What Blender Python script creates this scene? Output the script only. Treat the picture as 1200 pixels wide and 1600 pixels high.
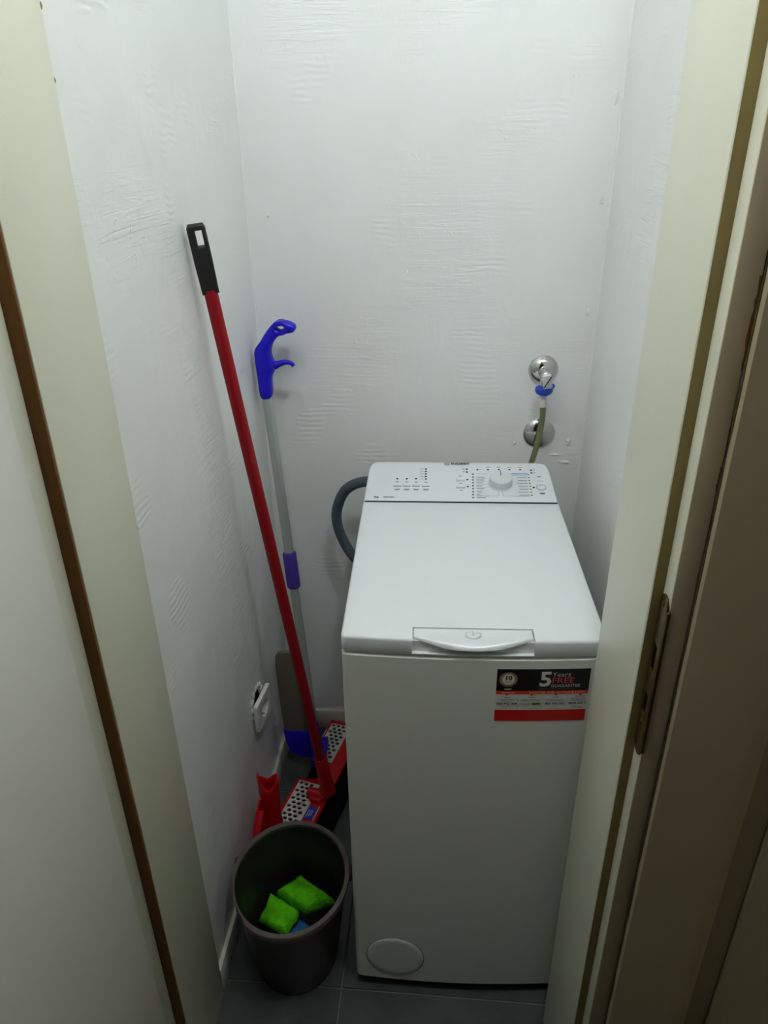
import bpy, bmesh, math, random
from mathutils import Vector, Matrix, noise
random.seed(7)
PI = math.pi
for o in list(bpy.data.objects): bpy.data.objects.remove(o)
SC = bpy.context.scene
COL = SC.collection

# ------------------------------------------------------------------ camera
cam_d = bpy.data.cameras.new('camera'); cam = bpy.data.objects.new('camera', cam_d); COL.objects.link(cam)
YAW, PITCH, ROLL, F = -0.0903, 0.4742, -0.0140, 1164.03
cy, sy, cp, sp = math.cos(YAW), math.sin(YAW), math.cos(PITCH), math.sin(PITCH)
fw = Vector((sy*cp, cy*cp, -sp)); rt = Vector((cy, -sy, 0)); up = rt.cross(fw)
r2 = math.cos(ROLL)*rt + math.sin(ROLL)*up; u2 = -math.sin(ROLL)*rt + math.cos(ROLL)*up
cam.matrix_world = Matrix(((r2.x, u2.x, -fw.x, -0.0491), (r2.y, u2.y, -fw.y, -0.9126), (r2.z, u2.z, -fw.z, 1.5498), (0, 0, 0, 1)))
cam_d.sensor_fit = 'VERTICAL'; cam_d.sensor_height = 36.0; cam_d.lens = F*36.0/1600.0
cam_d.clip_start = 0.01
SC.camera = cam

# ------------------------------------------------------------------ world, exposure (the bulb itself is built with its fixture below)
w = bpy.data.worlds.new('world'); SC.world = w; w.use_nodes = True
bg = w.node_tree.nodes['Background']; bg.inputs[0].default_value = (1.0, 0.80, 0.52, 1); bg.inputs[1].default_value = 0.008
vs = SC.view_settings; vs.view_transform = 'Standard'; vs.look = 'None'; vs.gamma = 1; vs.use_curve_mapping = False; vs.exposure = 0.0
BULB_POWER = 162.0
BULBS = [Vector((0.14, -0.29, 2.40)), Vector((-0.36, -0.29, 2.40))]

# ------------------------------------------------------------------ materials
def lin(c):
    return tuple((x/255/12.92 if x/255 <= .04045 else ((x/255+.055)/1.055)**2.4) for x in c)
def mat(name, rgb, rough=.5, metal=0.0, spec=.5, var=0.0, vscale=8, bump=0.0, bscale=40, coat=0.0, stretch=(1, 1, 1), alpha=None, trans=0, emit=0, sss=0):
    m = bpy.data.materials.new(name); m.use_nodes = True; nt = m.node_tree; N = nt.nodes; L = nt.links
    b = N['Principled BSDF']; c = lin(rgb)
    b.inputs['Base Color'].default_value = (*c, 1); b.inputs['Roughness'].default_value = rough
    b.inputs['Metallic'].default_value = metal; b.inputs['Specular IOR Level'].default_value = spec
    b.inputs['Coat Weight'].default_value = coat; b.inputs['Transmission Weight'].default_value = trans
    if emit: b.inputs['Emission Color'].default_value = (*c, 1); b.inputs['Emission Strength'].default_value = emit
    tc = N.new('ShaderNodeTexCoord'); mp = N.new('ShaderNodeMapping'); mp.inputs['Scale'].default_value = stretch
    L.new(tc.outputs['Object'], mp.inputs[0])
    if var:
        n = N.new('ShaderNodeTexNoise'); n.inputs['Scale'].default_value = vscale; n.inputs['Detail'].default_value = 5
        L.new(mp.outputs[0], n.inputs[0])
        rp = N.new('ShaderNodeValToRGB'); rp.color_ramp.elements[0].position = .3; rp.color_ramp.elements[1].position = .7
        rp.color_ramp.elements[0].color = (*[x*(1-var) for x in c], 1); rp.color_ramp.elements[1].color = (*[min(1, x*(1+var*.5)) for x in c], 1)
        L.new(n.outputs[0], rp.inputs[0]); L.new(rp.outputs[0], b.inputs['Base Color'])
    if bump:
        n2 = N.new('ShaderNodeTexNoise'); n2.inputs['Scale'].default_value = bscale; n2.inputs['Detail'].default_value = 4
        L.new(mp.outputs[0], n2.inputs[0])
        bp = N.new('ShaderNodeBump'); bp.inputs['Strength'].default_value = 1; bp.inputs['Distance'].default_value = bump
        L.new(n2.outputs[0], bp.inputs['Height']); L.new(bp.outputs[0], b.inputs['Normal'])
    return m

def plaster(name, rgb, hax):
    """white wall paint on hand-trowelled filler; hax = object axis that runs horizontally on the wall"""
    m = bpy.data.materials.new(name); m.use_nodes = True; nt = m.node_tree; N = nt.nodes; L = nt.links
    b = N['Principled BSDF']; b.inputs['Roughness'].default_value = .42; b.inputs['Specular IOR Level'].default_value = .4
    c = lin(rgb)
    tc = N.new('ShaderNodeTexCoord')
    def mapping(s):
        mp = N.new('ShaderNodeMapping'); mp.inputs['Scale'].default_value = s; L.new(tc.outputs['Object'], mp.inputs[0]); return mp
    def nz(mp, sc, det=4, dist=0):
        n = N.new('ShaderNodeTexNoise'); n.inputs['Scale'].default_value = sc; n.inputs['Detail'].default_value = det; n.inputs['Distortion'].default_value = dist
        L.new(mp.outputs[0], n.inputs[0]); return n
    def ramp(src, p0, p1, a=0, z=1):
        r = N.new('ShaderNodeMapRange'); r.inputs['From Min'].default_value = p0; r.inputs['From Max'].default_value = p1
        r.inputs['To Min'].default_value = a; r.inputs['To Max'].default_value = z; L.new(src, r.inputs['Value']); return r
    def mth(op, a, bb):
        x = N.new('ShaderNodeMath'); x.operation = op
        for i, v in enumerate((a, bb)):
            if isinstance(v, (int, float)): x.inputs[i].default_value = v
            else: L.new(v, x.inputs[i])
        return x.outputs[0]
    iso = mapping((1, 1, 1))
    st = mapping((1, 1, 14) if hax != 'z' else (1, 1, 1))       # long sideways streaks
    big = nz(iso, 3.2, 3, .4); med = nz(iso, 14, 4, .6); fine = nz(iso, 130, 2)
    streak = nz(st, 6.5, 5, 1.2)
    mask = ramp(nz(iso, 4.6, 2).outputs[0], .53, .66)
    mask2 = ramp(nz(iso, 7.9, 2).outputs[0], .60, .68)
    comb = mth('MULTIPLY', ramp(streak.outputs[0], .45, .56).outputs[0], mask.outputs[0])
    wv = N.new('ShaderNodeTexWave'); wv.bands_direction = 'Z'; wv.inputs['Scale'].default_value = 26; wv.inputs['Distortion'].default_value = 5
    wv.inputs['Detail'].default_value = 2; wv.inputs['Detail Scale'].default_value = .6; L.new(iso.outputs[0], wv.inputs[0])
    combs = mth('MULTIPLY', wv.outputs['Fac'], mask2.outputs[0])
    blob = ramp(nz(iso, 60, 2, 1.0).outputs[0], .69, .76)
    h = mth('MULTIPLY', big.outputs[0], .0075)
    h = mth('ADD', h, mth('MULTIPLY', med.outputs[0], .0016))
    h = mth('ADD', h, mth('MULTIPLY', comb, .0005))
    h = mth('ADD', h, mth('MULTIPLY', combs, .0006))
    h = mth('ADD', h, mth('MULTIPLY', mth('MULTIPLY', blob.outputs[0], mask.outputs[0]), .0012))
    h = mth('ADD', h, mth('MULTIPLY', fine.outputs[0], .00010))
    bp = N.new('ShaderNodeBump'); bp.inputs['Strength'].default_value = .75; bp.inputs['Distance'].default_value = 1.0
    L.new(h, bp.inputs['Height']); L.new(bp.outputs[0], b.inputs['Normal'])
    rp = N.new('ShaderNodeValToRGB'); e = rp.color_ramp.elements; e[0].position = .3; e[1].position = .7
    e[0].color = (c[0]*.955, c[1]*.955, c[2]*.94, 1); e[1].color = (*c, 1)
    L.new(nz(iso, 5, 3).outputs[0], rp.inputs[0]); L.new(rp.outputs[0], b.inputs['Base Color'])
    return m

M = {}
M['wall'] = plaster('white_plaster', (246, 247, 245), 'x')
M['ceil'] = mat('ceiling_paint', (235, 235, 235), .8)
M['jamb'] = mat('cream_gloss_paint', (228, 229, 208), .38, spec=.45, var=.05, vscale=3, bump=.0016, bscale=7, stretch=(1, 1, .25))
M['casing'] = mat('shaded_cream_paint', (196, 180, 148), .5, spec=.25, var=.07, vscale=5, bump=.0016, bscale=9, stretch=(1, 1, .4))  # the jamb's cream, darkened to carry the shade of the hall-facing side
M['olive'] = mat('shade_and_chip_olive', (150, 132, 84), .6, spec=.2, var=.12, vscale=9)  # shade of the right stop's front edge as colour; also colours the paint chips
M['leaf'] = mat('door_leaf_paint', (244, 243, 234), .40, spec=.4, var=.02, vscale=2)
M['wood'] = mat('bare_brown_wood', (118, 80, 36), .6, spec=.2, var=.25, vscale=30, stretch=(1, 1, .04), bump=.0004, bscale=80)
M['tile'] = mat('grey_slate_tile', (66, 71, 69), .38, spec=.5, var=.35, vscale=10, bump=.0012, bscale=30)
M['grout'] = mat('grout', (120, 118, 108), .9)
M['bb'] = mat('glazed_baseboard', (222, 220, 205), .3, var=.10, vscale=14)
M['enamel'] = mat('white_enamel', (232, 233, 223), .30, spec=.5, coat=.15)
M['plast'] = mat('white_plastic', (236, 239, 239), .26, spec=.5, coat=.1)
M['dial'] = mat('dial_plastic', (222, 226, 226), .35)
M['black'] = mat('black_plastic', (22, 22, 22), .55)
M['dark'] = mat('dark_gap', (8, 8, 8), .9, spec=.1)
M['ink'] = mat('dark_ink', (30, 32, 34), .7)
M['inkg'] = mat('grey_ink', (98, 102, 105), .7)
M['inkp'] = mat('pale_ink', (172, 178, 182), .7)
M['inkb'] = mat('blue_ink', (70, 140, 205), .7)
M['sblack'] = mat('sticker_black', (14, 12, 13), .35)
M['sred'] = mat('sticker_red', (205, 24, 20), .35)
M['sred2'] = mat('sticker_bright_red', (222, 56, 30), .35)
M['swhite'] = mat('sticker_white', (222, 222, 214), .4)
M['sor'] = mat('sticker_pale_orange', (250, 180, 130), .4)
M['spink'] = mat('sticker_rose', (225, 80, 85), .4)
M['sgreen'] = mat('sticker_green', (105, 160, 50), .4)
M['gold'] = mat('badge_gold', (140, 130, 80), .4)
M['chrome'] = mat('chrome', (205, 205, 202), .12, metal=1)
M['alu'] = mat('aluminium', (184, 191, 189), .36, metal=.6, spec=.5)
M['brass'] = mat('tarnished_brass', (96, 78, 34), .40, metal=.8, var=.45, vscale=60)
M['blue'] = mat('blue_plastic', (24, 14, 200), .38, spec=.4)
M['indigo'] = mat('indigo_plastic', (72, 52, 150), .5, spec=.3)
M['cblue'] = mat('collar_blue', (20, 70, 190), .4)
M['red'] = mat('red_painted_tube', (146, 4, 18), .5, spec=.3)
M['redp'] = mat('red_plastic', (196, 12, 24), .35, spec=.4)
M['mopwhite'] = mat('white_mesh_plastic', (214, 210, 200), .6)
M['pad'] = mat('black_mop_pad', (14, 14, 16), .95, spec=.1, bump=.002, bscale=180)
M['greypad'] = mat('taupe_pad', (118, 112, 98), .85, spec=.15, bump=.0012, bscale=140)
M['bucket'] = mat('dark_taupe_plastic', (44, 38, 35), .40, spec=.4)
M['rim'] = mat('highlit_taupe_rim', (88, 79, 73), .42, spec=.4, var=.12, vscale=30)  # same plastic as the body; the rim's highlight is put into a paler colour
M['green'] = mat('green_microfibre', (96, 205, 22), .95, spec=.1, var=.42, vscale=38, bump=.0030, bscale=330)
M['bluecl'] = mat('blue_microfibre', (50, 110, 165), .95, spec=.1, var=.2, vscale=45, bump=.002, bscale=420)
M['hose'] = mat('grey_corrugated_hose', (72, 86, 94), .45)
M['olhose'] = mat('olive_green_hose', (112, 120, 78), .35, spec=.5)
M['clear'] = mat('clear_sleeve', (216, 206, 206), .25)
M['sock'] = mat('socket_plastic', (232, 230, 220), .35)

# ------------------------------------------------------------------ helpers
def empty(name, loc=(0, 0, 0), rz=0, parent=None):
    o = bpy.data.objects.new(name, None); COL.objects.link(o); o.location = loc; o.rotation_euler = (0, 0, rz); o.empty_display_size = .05
    if parent: o.parent = parent
    return o
def tag(o, label=None, cat=None, group=None, kind=None):
    if label: o['label'] = label
    if cat: o['category'] = cat
    if group: o['group'] = group
    if kind: o['kind'] = kind
    return o
def link(name, me, m, parent=None, smooth=True, ang=35):
    if m is not None and len(me.materials) == 0: me.materials.append(m)
    bm = bmesh.new(); bm.from_mesh(me)
    bmesh.ops.recalc_face_normals(bm, faces=bm.faces)
    for f in bm.faces: f.smooth = smooth
    if smooth:
        for e in bm.edges:
            if len(e.link_faces) == 2 and e.calc_face_angle(0) > math.radians(ang): e.smooth = False
    bm.to_mesh(me); bm.free()
    o = bpy.data.objects.new(name, me); COL.objects.link(o)
    if parent: o.parent = parent
    return o
def obj(name, bm, m, parent=None, smooth=True, ang=35):
    me = bpy.data.meshes.new(name); bm.to_mesh(me); bm.free()
    return link(name, me, m, parent, smooth, ang)
def box(bm, x0, x1, y0, y1, z0, z1, bev=0, seg=2, mtx=None):
    g = bmesh.ops.create_cube(bm, size=1)
    vs_ = g['verts']
    for v in vs_: v.co = Vector(((v.co.x+.5)*(x1-x0)+x0, (v.co.y+.5)*(y1-y0)+y0, (v.co.z+.5)*(z1-z0)+z0))
    if bev:
        es = list({e for v in vs_ for e in v.link_edges})
        r = bmesh.ops.bevel(bm, geom=es, offset=bev, segments=seg, affect='EDGES', profile=.5)
        vs_ = list({v for f in r['faces'] for v in f.verts} | {v for v in vs_ if v.is_valid})
    if mtx is not None: bmesh.ops.transform(bm, matrix=mtx, verts=[v for v in vs_ if v.is_valid])
    return vs_
def bx(name, dims, m, parent=None, bev=.001, seg=2, mtx=None):
    bm = bmesh.new(); box(bm, *dims, bev=bev, seg=seg, mtx=mtx); return obj(name, bm, m, parent)
def frame_from(d):
    d = d.normalized(); a = Vector((0, 0, 1)) if abs(d.z) < .9 else Vector((1, 0, 0))
    x = d.cross(a).normalized(); return x, x.cross(d).normalized()
def tube(bm, pts, r, n=16, cap=True):
    pts = [Vector(p) for p in pts]; rs = r if isinstance(r, (list, tuple)) else [r]*len(pts)
    rings = []; X = None
    for i, p in enumerate(pts):
        d = (pts[min(i+1, len(pts)-1)]-pts[max(i-1, 0)])
        if X is None: X, Y = frame_from(d)
        else:
            d.normalize(); X = (X-d*X.dot(d)).normalized(); Y = X.cross(d).normalized()
        rings.append([bm.verts.new(p+rs[i]*(math.cos(2*PI*k/n)*X+math.sin(2*PI*k/n)*Y)) for k in range(n)])
    for a, b in zip(rings, rings[1:]):
        for k in range(n): bm.faces.new((a[k], a[(k+1) % n], b[(k+1) % n], b[k]))
    if cap: bm.faces.new(rings[0]); bm.faces.new(rings[-1])
def tb(name, pts, r, m, parent=None, n=16):
    bm = bmesh.new(); tube(bm, pts, r, n); return obj(name, bm, m, parent)
def bez(P, n=24):
    """Catmull-Rom through points"""
    P = [Vector(p) for p in P]; out = []
    Q = [P[0]*2-P[1]]+P+[P[-1]*2-P[-2]]
    for i in range(1, len(Q)-2):
        for k in range(n):
            t = k/n; a, b, c, d = Q[i-1], Q[i], Q[i+1], Q[i+2]
            out.append(.5*((2*b)+(-a+c)*t+(2*a-5*b+4*c-d)*t*t+(-a+3*b-3*c+d)*t**3))
    out.append(P[-1]); return out
def lathe(bm, prof, n=48, sx=1, sy=1, c=(0, 0, 0), mtx=None, close=False):
    """prof = [(r,z)...]"""
    rings = []; new = []
    for r, z in prof:
        if r <= 1e-6: v = bm.verts.new((c[0], c[1], c[2]+z)); rings.append([v]); new.append(v)
        else:
            rr = [bm.verts.new((c[0]+sx*r*math.cos(2*PI*k/n), c[1]+sy*r*math.sin(2*PI*k/n), c[2]+z)) for k in range(n)]
            rings.append(rr); new += rr
    pr = list(zip(rings, rings[1:]))
    if close: pr.append((rings[-1], rings[0]))
    for a, b in pr:
        for k in range(n):
            k2 = (k+1) % n
            if len(a) == 1 and len(b) == 1: continue
            if len(a) == 1: bm.faces.new((a[0], b[k], b[k2]))
            elif len(b) == 1: bm.faces.new((a[k], a[k2], b[0]))
            else: bm.faces.new((a[k], a[k2], b[k2], b[k]))
    if mtx is not None: bmesh.ops.transform(bm, matrix=mtx, verts=new)
    return new
def lt(name, prof, m, parent=None, mtx=None, **k):
    bm = bmesh.new(); lathe(bm, prof, mtx=mtx, **k); return obj(name, bm, m, parent)
def shape(name, outer, holes, depth, bev, m, parent=None, mtx=None, smooth_curve=False, res=4):
    """2D outline with holes -> solid plate (through a filled curve) in its local xy plane"""
    cu = bpy.data.curves.new(name, 'CURVE'); cu.dimensions = '2D'; cu.fill_mode = 'BOTH'; cu.extrude = max(depth/2-bev, 0); cu.bevel_depth = bev; cu.bevel_resolution = 2
    cu.offset = -bev
    for pl in [outer]+list(holes):
        s = cu.splines.new('POLY'); s.points.add(len(pl)-1); s.use_cyclic_u = True
        for p, q in zip(s.points, pl): p.co = (q[0], q[1], 0, 1)
    t = bpy.data.objects.new('tmp', cu); COL.objects.link(t)
    dg = bpy.context.evaluated_depsgraph_get(); me = bpy.data.meshes.new_from_object(t.evaluated_get(dg))
    bpy.data.objects.remove(t); bpy.data.curves.remove(cu)
    me.materials.clear()
    if mtx is not None: me.transform(mtx)
    bm = bmesh.new(); bm.from_mesh(me); bmesh.ops.remove_doubles(bm, verts=bm.verts, dist=1e-6); bm.to_mesh(me); bm.free()
    me.name = name
    return link(name, me, m, parent)
def catm2(P, n=6):
    P = [Vector((p[0], p[1])) for p in P]; out = []; N_ = len(P)
    for i in range(N_):
        a, b, c, d = P[i-1], P[i], P[(i+1) % N_], P[(i+2) % N_]
        for k in range(n):
            t = k/n; out.append(.5*((2*b)+(-a+c)*t+(2*a-5*b+4*c-d)*t*t+(-a+3*b-3*c+d)*t**3))
    return [(p.x, p.y) for p in out]
def text(name, s, size, m, parent, mtx, align='LEFT', bold=0.0, warp=None, sx=1.0):
    cu = bpy.data.curves.new(name, 'FONT'); cu.body = s; cu.size = size; cu.align_x = align; cu.align_y = 'CENTER'; cu.offset = bold; cu.resolution_u = 2
    t = bpy.data.objects.new('tmp', cu); COL.objects.link(t)
    dg = bpy.context.evaluated_depsgraph_get(); me = bpy.data.meshes.new_from_object(t.evaluated_get(dg))
    bpy.data.objects.remove(t); bpy.data.curves.remove(cu); me.materials.clear()
    me.transform(Matrix.Diagonal((sx, 1, 1, 1))); me.transform(mtx)
    if warp:
        for v in me.vertices: v.co = warp(v.co)
    me.name = name
    return link(name, me, m, parent, smooth=False)
def boolean(o, cutters, op='DIFFERENCE'):
    for c in cutters:
        md = o.modifiers.new('b', 'BOOLEAN'); md.object = c; md.operation = op; md.solver = 'EXACT'
    dg = bpy.context.evaluated_depsgraph_get(); me = bpy.data.meshes.new_from_object(o.evaluated_get(dg))
    o.modifiers.clear(); old = o.data; o.data = me; bpy.data.meshes.remove(old)
    for c in cutters: bpy.data.objects.remove(c)
    bm = bmesh.new(); bm.from_mesh(o.data)
    for f in bm.faces: f.smooth = True
    for e in bm.edges: e.smooth = not (len(e.link_faces) == 2 and e.calc_face_angle(0) > math.radians(30))
    bm.to_mesh(o.data); bm.free()

# ------------------------------------------------------------------ large structure
XL, XR, YB, YF = -0.4749, 0.2646, 0.7183, -0.045      # closet inner faces
HC = 2.60                                              # closet ceiling
S = lambda o: tag(o, kind='structure')
def wallbox(name, dims, m=None):
    bm = bmesh.new(); box(bm, *dims); return S(obj(name, bm, m or M['wall'], smooth=False))
wall_left = wallbox('wall_left', (XL-.10, XL, -.20, YB+.1, 0, HC))
wall_back = wallbox('wall_back', (XL, XR, YB, YB+.1, 0, HC))
wall_right = wallbox('wall_right', (XR, XR+.10, YF-.16, YB+.1, 0, HC))
bm = bmesh.new()
box(bm, XL-.10, 0.205, -.245, YF, 2.50, HC); box(bm, 0.205, XR, -.245, YF, 0, HC)
wall_front = S(obj('wall_front', bm, M['wall'], smooth=False))
wallbox('ceiling', (-2.1, 1.45, -1.6, YB+.1, HC, HC+.05), M['ceil'])
M['hallwall'] = mat('hall_wall_paint', (196, 184, 152), .7, var=.04, bump=.001, bscale=12)
wallbox('wall_hall_front_left', (-2.0, -.575, -.245, -.20, 0, HC), M['hallwall'])
wallbox('wall_hall_front_right', (.350, 1.35, -.258, -.205, 0, HC), M['hallwall'])
wallbox('wall_hall_right', (1.35, 1.45, -1.6, -.205, 0, HC), M['hallwall'])
wallbox('wall_hall_left', (-2.1, -2.0, -1.6, -.205, 0, HC), M['hallwall'])

# floor: grout bed + individual tiles
floor = bx('floor', (-2.0, 1.35, -1.6, YB+.1, -.05, -.003), M['grout'], bev=0); S(floor)
T = .4925; gw = .003
for i in range(-4, 4):
    for j in range(-4, 2):
        x0, x1 = -.230+T*i, -.230+T*(i+1); y0, y1 = -.020+T*j, -.020+T*(j+1)
        X0, X1, Y0, Y1 = max(x0+gw/2, -1.98), min(x1-gw/2, 1.34), max(y0+gw/2, -1.58), min(y1-gw/2, YB+.05)
        if X1-X0 < .03 or Y1-Y0 < .03: continue
        bx('tile', (X0, X1, Y0, Y1, -.010, 0), M['tile'], floor, bev=.0008, seg=1)

# baseboards (glazed tile strips)
bl = empty('baseboard_left'); S(bl)
for a, b in ((-.045, .300), (.302, YB)):
    bx('skirting_tile', (XL, XL+.009, a, b, 0, .068), M['bb'], bl, bev=.002)
bb = empty('baseboard_back'); S(bb)
for a, b in ((XL+.010, -.150), (-.148, XR-.01)):
    bx('skirting_tile', (a, b, YB-.009, YB, 0, .068), M['bb'], bb, bev=.002)
br = empty('baseboard_right'); S(br)
for a, b in ((-.04, .34), (.342, YB)):
    bx('skirting_tile', (XR-.009, XR, a, b, 0, .068), M['bb'], br, bev=.002)

# door frame
tr = empty('trim_1'); S(tr)
bx('jamb', (XL-.10, -.4827, -.258, YF-.001, 0, 2.50), M['jamb'], tr, bev=.002)                 # left lining with rebate
bx('stop', (-.4827, -.465, -.2085, YF-.003, 0, 2.485), M['jamb'], tr, bev=.002)               # left stop (reveals the cupboard side)
tag(bx('stop_edge', (-.4826, -.4662, -.2125, -.2085, 0, 2.485), M['wood'], tr, bev=.0006), 'bare brown wooden front edge of the stop')
bx('jamb', (.183, .205, -.258, YF-.001, 0, 2.50), M['jamb'], tr, bev=.002)
bx('stop', (.1705, .1832, -.2325, YF-.003, 0, 2.485), M['jamb'], tr, bev=.0025, seg=3)
tag(bx('stop_edge', (.1717, .1830, -.2335, -.2325, 0, 2.485), M['olive'], tr, bev=.0003), 'front edge of the stop with its shade painted olive')
bx('jamb', (-.4827, .183, -.258, YF-.001, 2.485, 2.50), M['jamb'], tr, bev=.001)
# architrave on the hall side, right: rounded outer edge
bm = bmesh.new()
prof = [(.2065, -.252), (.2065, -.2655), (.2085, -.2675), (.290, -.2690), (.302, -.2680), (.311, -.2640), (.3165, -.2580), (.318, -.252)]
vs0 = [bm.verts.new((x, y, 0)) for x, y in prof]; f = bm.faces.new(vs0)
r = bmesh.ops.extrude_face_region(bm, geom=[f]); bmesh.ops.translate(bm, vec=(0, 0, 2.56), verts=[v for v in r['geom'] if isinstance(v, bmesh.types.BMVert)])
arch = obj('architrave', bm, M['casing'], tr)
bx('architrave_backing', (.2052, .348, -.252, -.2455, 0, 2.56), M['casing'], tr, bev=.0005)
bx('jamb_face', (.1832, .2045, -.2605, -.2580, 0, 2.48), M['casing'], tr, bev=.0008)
# flaked paint bead along the joint of lining and architrave
bm = bmesh.new(); pts = []; rr = []
for k in range(312):
    z = .02+k*.0078; g = noise.noise(Vector((0, 0, z*9))); pts.append((.2056+.0006*noise.noise(Vector((3, 0, z*22))), -.2620+.0008*g, z)); rr.append(max(.0004, .0009+.0014*noise.noise(Vector((7, 1, z*16)))))
tube(bm, pts, rr, 6); obj('paint_bead', bm, mat('cracked_paint', (92, 80, 50), .7, var=.55, vscale=90), tr)
M['rust'] = mat('rusty_stain', (120, 72, 30), .7, var=.3, vscale=60)
for z0, z1, s_ in ((1.36, 1.44, 1), (1.47, 1.50, .6), (1.245, 1.27, .5)):
    bm = bmesh.new(); n = 12
    L_ = [(.2040-.0035*s_*abs(noise.noise(Vector((k*.9, z0*7, 0))))-.0006, z0+(z1-z0)*k/n) for k in range(n+1)]
    a = [bm.verts.new((x, -.26075, z)) for x, z in L_]; b = [bm.verts.new((.2044, -.26075, z)) for x, z in L_]
    for k in range(n): bm.faces.new((a[k], b[k], b[k+1], a[k+1]))
    obj('rust_stain', bm, M['rust'], tr)
# chips on the edge of the left lining
for z, s_ in ((1.735, .006), (1.665, .004), (1.60, .003), (1.07, .002)):
    bm = bmesh.new(); bmesh.ops.create_icosphere(bm, subdivisions=2, radius=s_)
    for v in bm.verts: v.co = Vector((v.co.x*.35, v.co.y*.5, v.co.z))+Vector((-.4655, -.0490, z))+noise.noise_vector(v.co*300)*.0006
    obj('paint_chip', bm, M['olive'], tr)
# strike plate
pl = empty('strike_plate', parent=tr)
def stad(w_, h_, n=10, r=None):
    r = r or w_/2; P = []
    for cx, cz, a0 in ((w_/2-r, h_/2-r, 0), (-w_/2+r, h_/2-r, PI/2), (-w_/2+r, -h_/2+r, PI), (w_/2-r, -h_/2+r, 1.5*PI)):
        for k in range(n+1): a = a0+PI/2*k/n; P.append((cx+r*math.cos(a), cz+r*math.sin(a)))
    return P
def rect(cx, cz, w_, h_): return [(cx-w_/2, cz-h_/2), (cx+w_/2, cz-h_/2), (cx+w_/2, cz+h_/2), (cx-w_/2, cz+h_/2)]
def circ(cx, cz, r, n=16): return [(cx+r*math.cos(2*PI*k/n), cz+r*math.sin(2*PI*k/n)) for k in range(n)]
# local x -> world -y , local y -> world z, normal -> -x
SM = Matrix(((0, 0, -1, .1815), (-1, 0, 0, -.2475), (0, 1, 0, 1.0113), (0, 0, 0, 1)))
shape('plate', stad(.025, .216), [rect(0, .028, .011, .034), rect(0, -.035, .011, .026)], .0022, .0005, M['brass'], pl, SM)
shape('recess', rect(0, .0, .013, .12), [], .0006, 0, M['dark'], pl, Matrix.Translation((.0011, 0, 0)) @ SM)
bx('lip', (.1805, .1845, -.2640, -.2598, .915, 1.108), M['brass'], pl, bev=.0014, seg=3)
for z in (.098, -.098, -.062):
    lt('screw', [(0, .0016), (.002, .0015), (.0036, .0004), (.0036, 0)], M['brass'], pl, n=16, mtx=SM @ Matrix.Translation((0, z, .001)))

# door leaf, opened towards the hall
d1 = empty('door_1', (-.4840, -.2150, 0), math.radians(3)); S(d1)
bx('door_leaf', (-.040, 0, -.640, -.002, .008, 2.478), M['leaf'], d1, bev=.002)
for z in (.25, 1.05, 1.80):
    tb('hinge', [(-.046, .000, z-.04), (-.046, .000, z+.04)], .0045, M['brass'], d1, 12)
hd = empty('door_handle', (0, -.585, 1.03), 0, d1)
bx('backplate', (.0005, .005, -.02, .02, -.10, .06), M['alu'], hd, bev=.002)
tb('lever', bez([(.005, 0, .0), (.03, 0, 0), (.045, .01, 0), (.047, .05, 0), (.046, .11, .002)], 6), .008, M['alu'], hd, 12)

# lamp on the ceiling
lamp = empty('ceiling_lamp', (-.13, -.30, HC)); tag(lamp, 'white bar with two lit round bulbs on the ceiling in front of the doorway', 'lamp')
bx('lamp_bar', (-.30, .30, -.03, .03, -.025, 0), mat('lamp_body', (235, 235, 230), .4), lamp, bev=.004)
def bulb_mat(k):
    m = bpy.data.materials.new('lit_bulb'); m.use_nodes = True
    nt = m.node_tree; nt.nodes.clear(); em = nt.nodes.new('ShaderNodeEmission'); ou = nt.nodes.new('ShaderNodeOutputMaterial'); nt.links.new(em.outputs[0], ou.inputs[0])
    em.inputs[0].default_value = (.945, 1.0, 1.08, 1); em.inputs[1].default_value = BULB_POWER*k
    return m
R_ = .040
for p, k in zip(BULBS, (1.34, .66)):
    ox, bz = p.x+.13, p.z-HC
    lt('bulb_holder', [(0, -.02), (.022, -.02), (.022, bz+.058), (0, bz+.058)], M['sock'], lamp, c=(ox, 0, 0), n=24)
    lt('bulb', [(0, bz-R_)]+[(R_*math.sin(a), bz-R_*math.cos(a)) for a in [PI*k/14 for k in range(1, 12)]]+[(.018, bz+.050), (.018, bz+.060)], bulb_mat(k), lamp, n=32, c=(ox, 0, 0))

# ------------------------------------------------------------------ washing machine
WTH = .0349
wm = empty('washing_machine', (0, 0, 0), WTH)
tag(wm, 'white top-loading washing machine with slanted control panel and round program dial', 'washing machine')
HW = .2
def fy(x): return -.009*(1-(x/HW)**2)
def plan(inset=0, y1=.60, rf=.009, rb=.012, yfront=None, n=28, hw=HW):
    P = []; h = hw-inset
    def f(x): return (fy(x) if yfront is None else yfront)+inset
    P += [(-h+rf*(1-math.cos(a)), f(-h+rf)+rf*(1-math.sin(a))) for a in [PI/2*k/5 for k in range(6)]]
    P += [(-h+rf+(2*h-2*rf)*k/n, f(-h+rf+(2*h-2*rf)*k/n)) for k in range(1, n)]
    P += [(h-rf*(1-math.sin(a)), f(h-rf)+rf*(1-math.cos(a))) for a in [PI/2*k/5 for k in range(6)]]
    yb = y1-inset
    P += [(h-rb*(1-math.cos(a)), yb-rb*(1-math.sin(a))) for a in [PI/2*k/5 for k in range(6)]]
    P += [(-h+rb*(1-math.sin(a)), yb-rb*(1-math.cos(a))) for a in [PI/2*k/5 for k in range(6)]]
    return P
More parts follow.
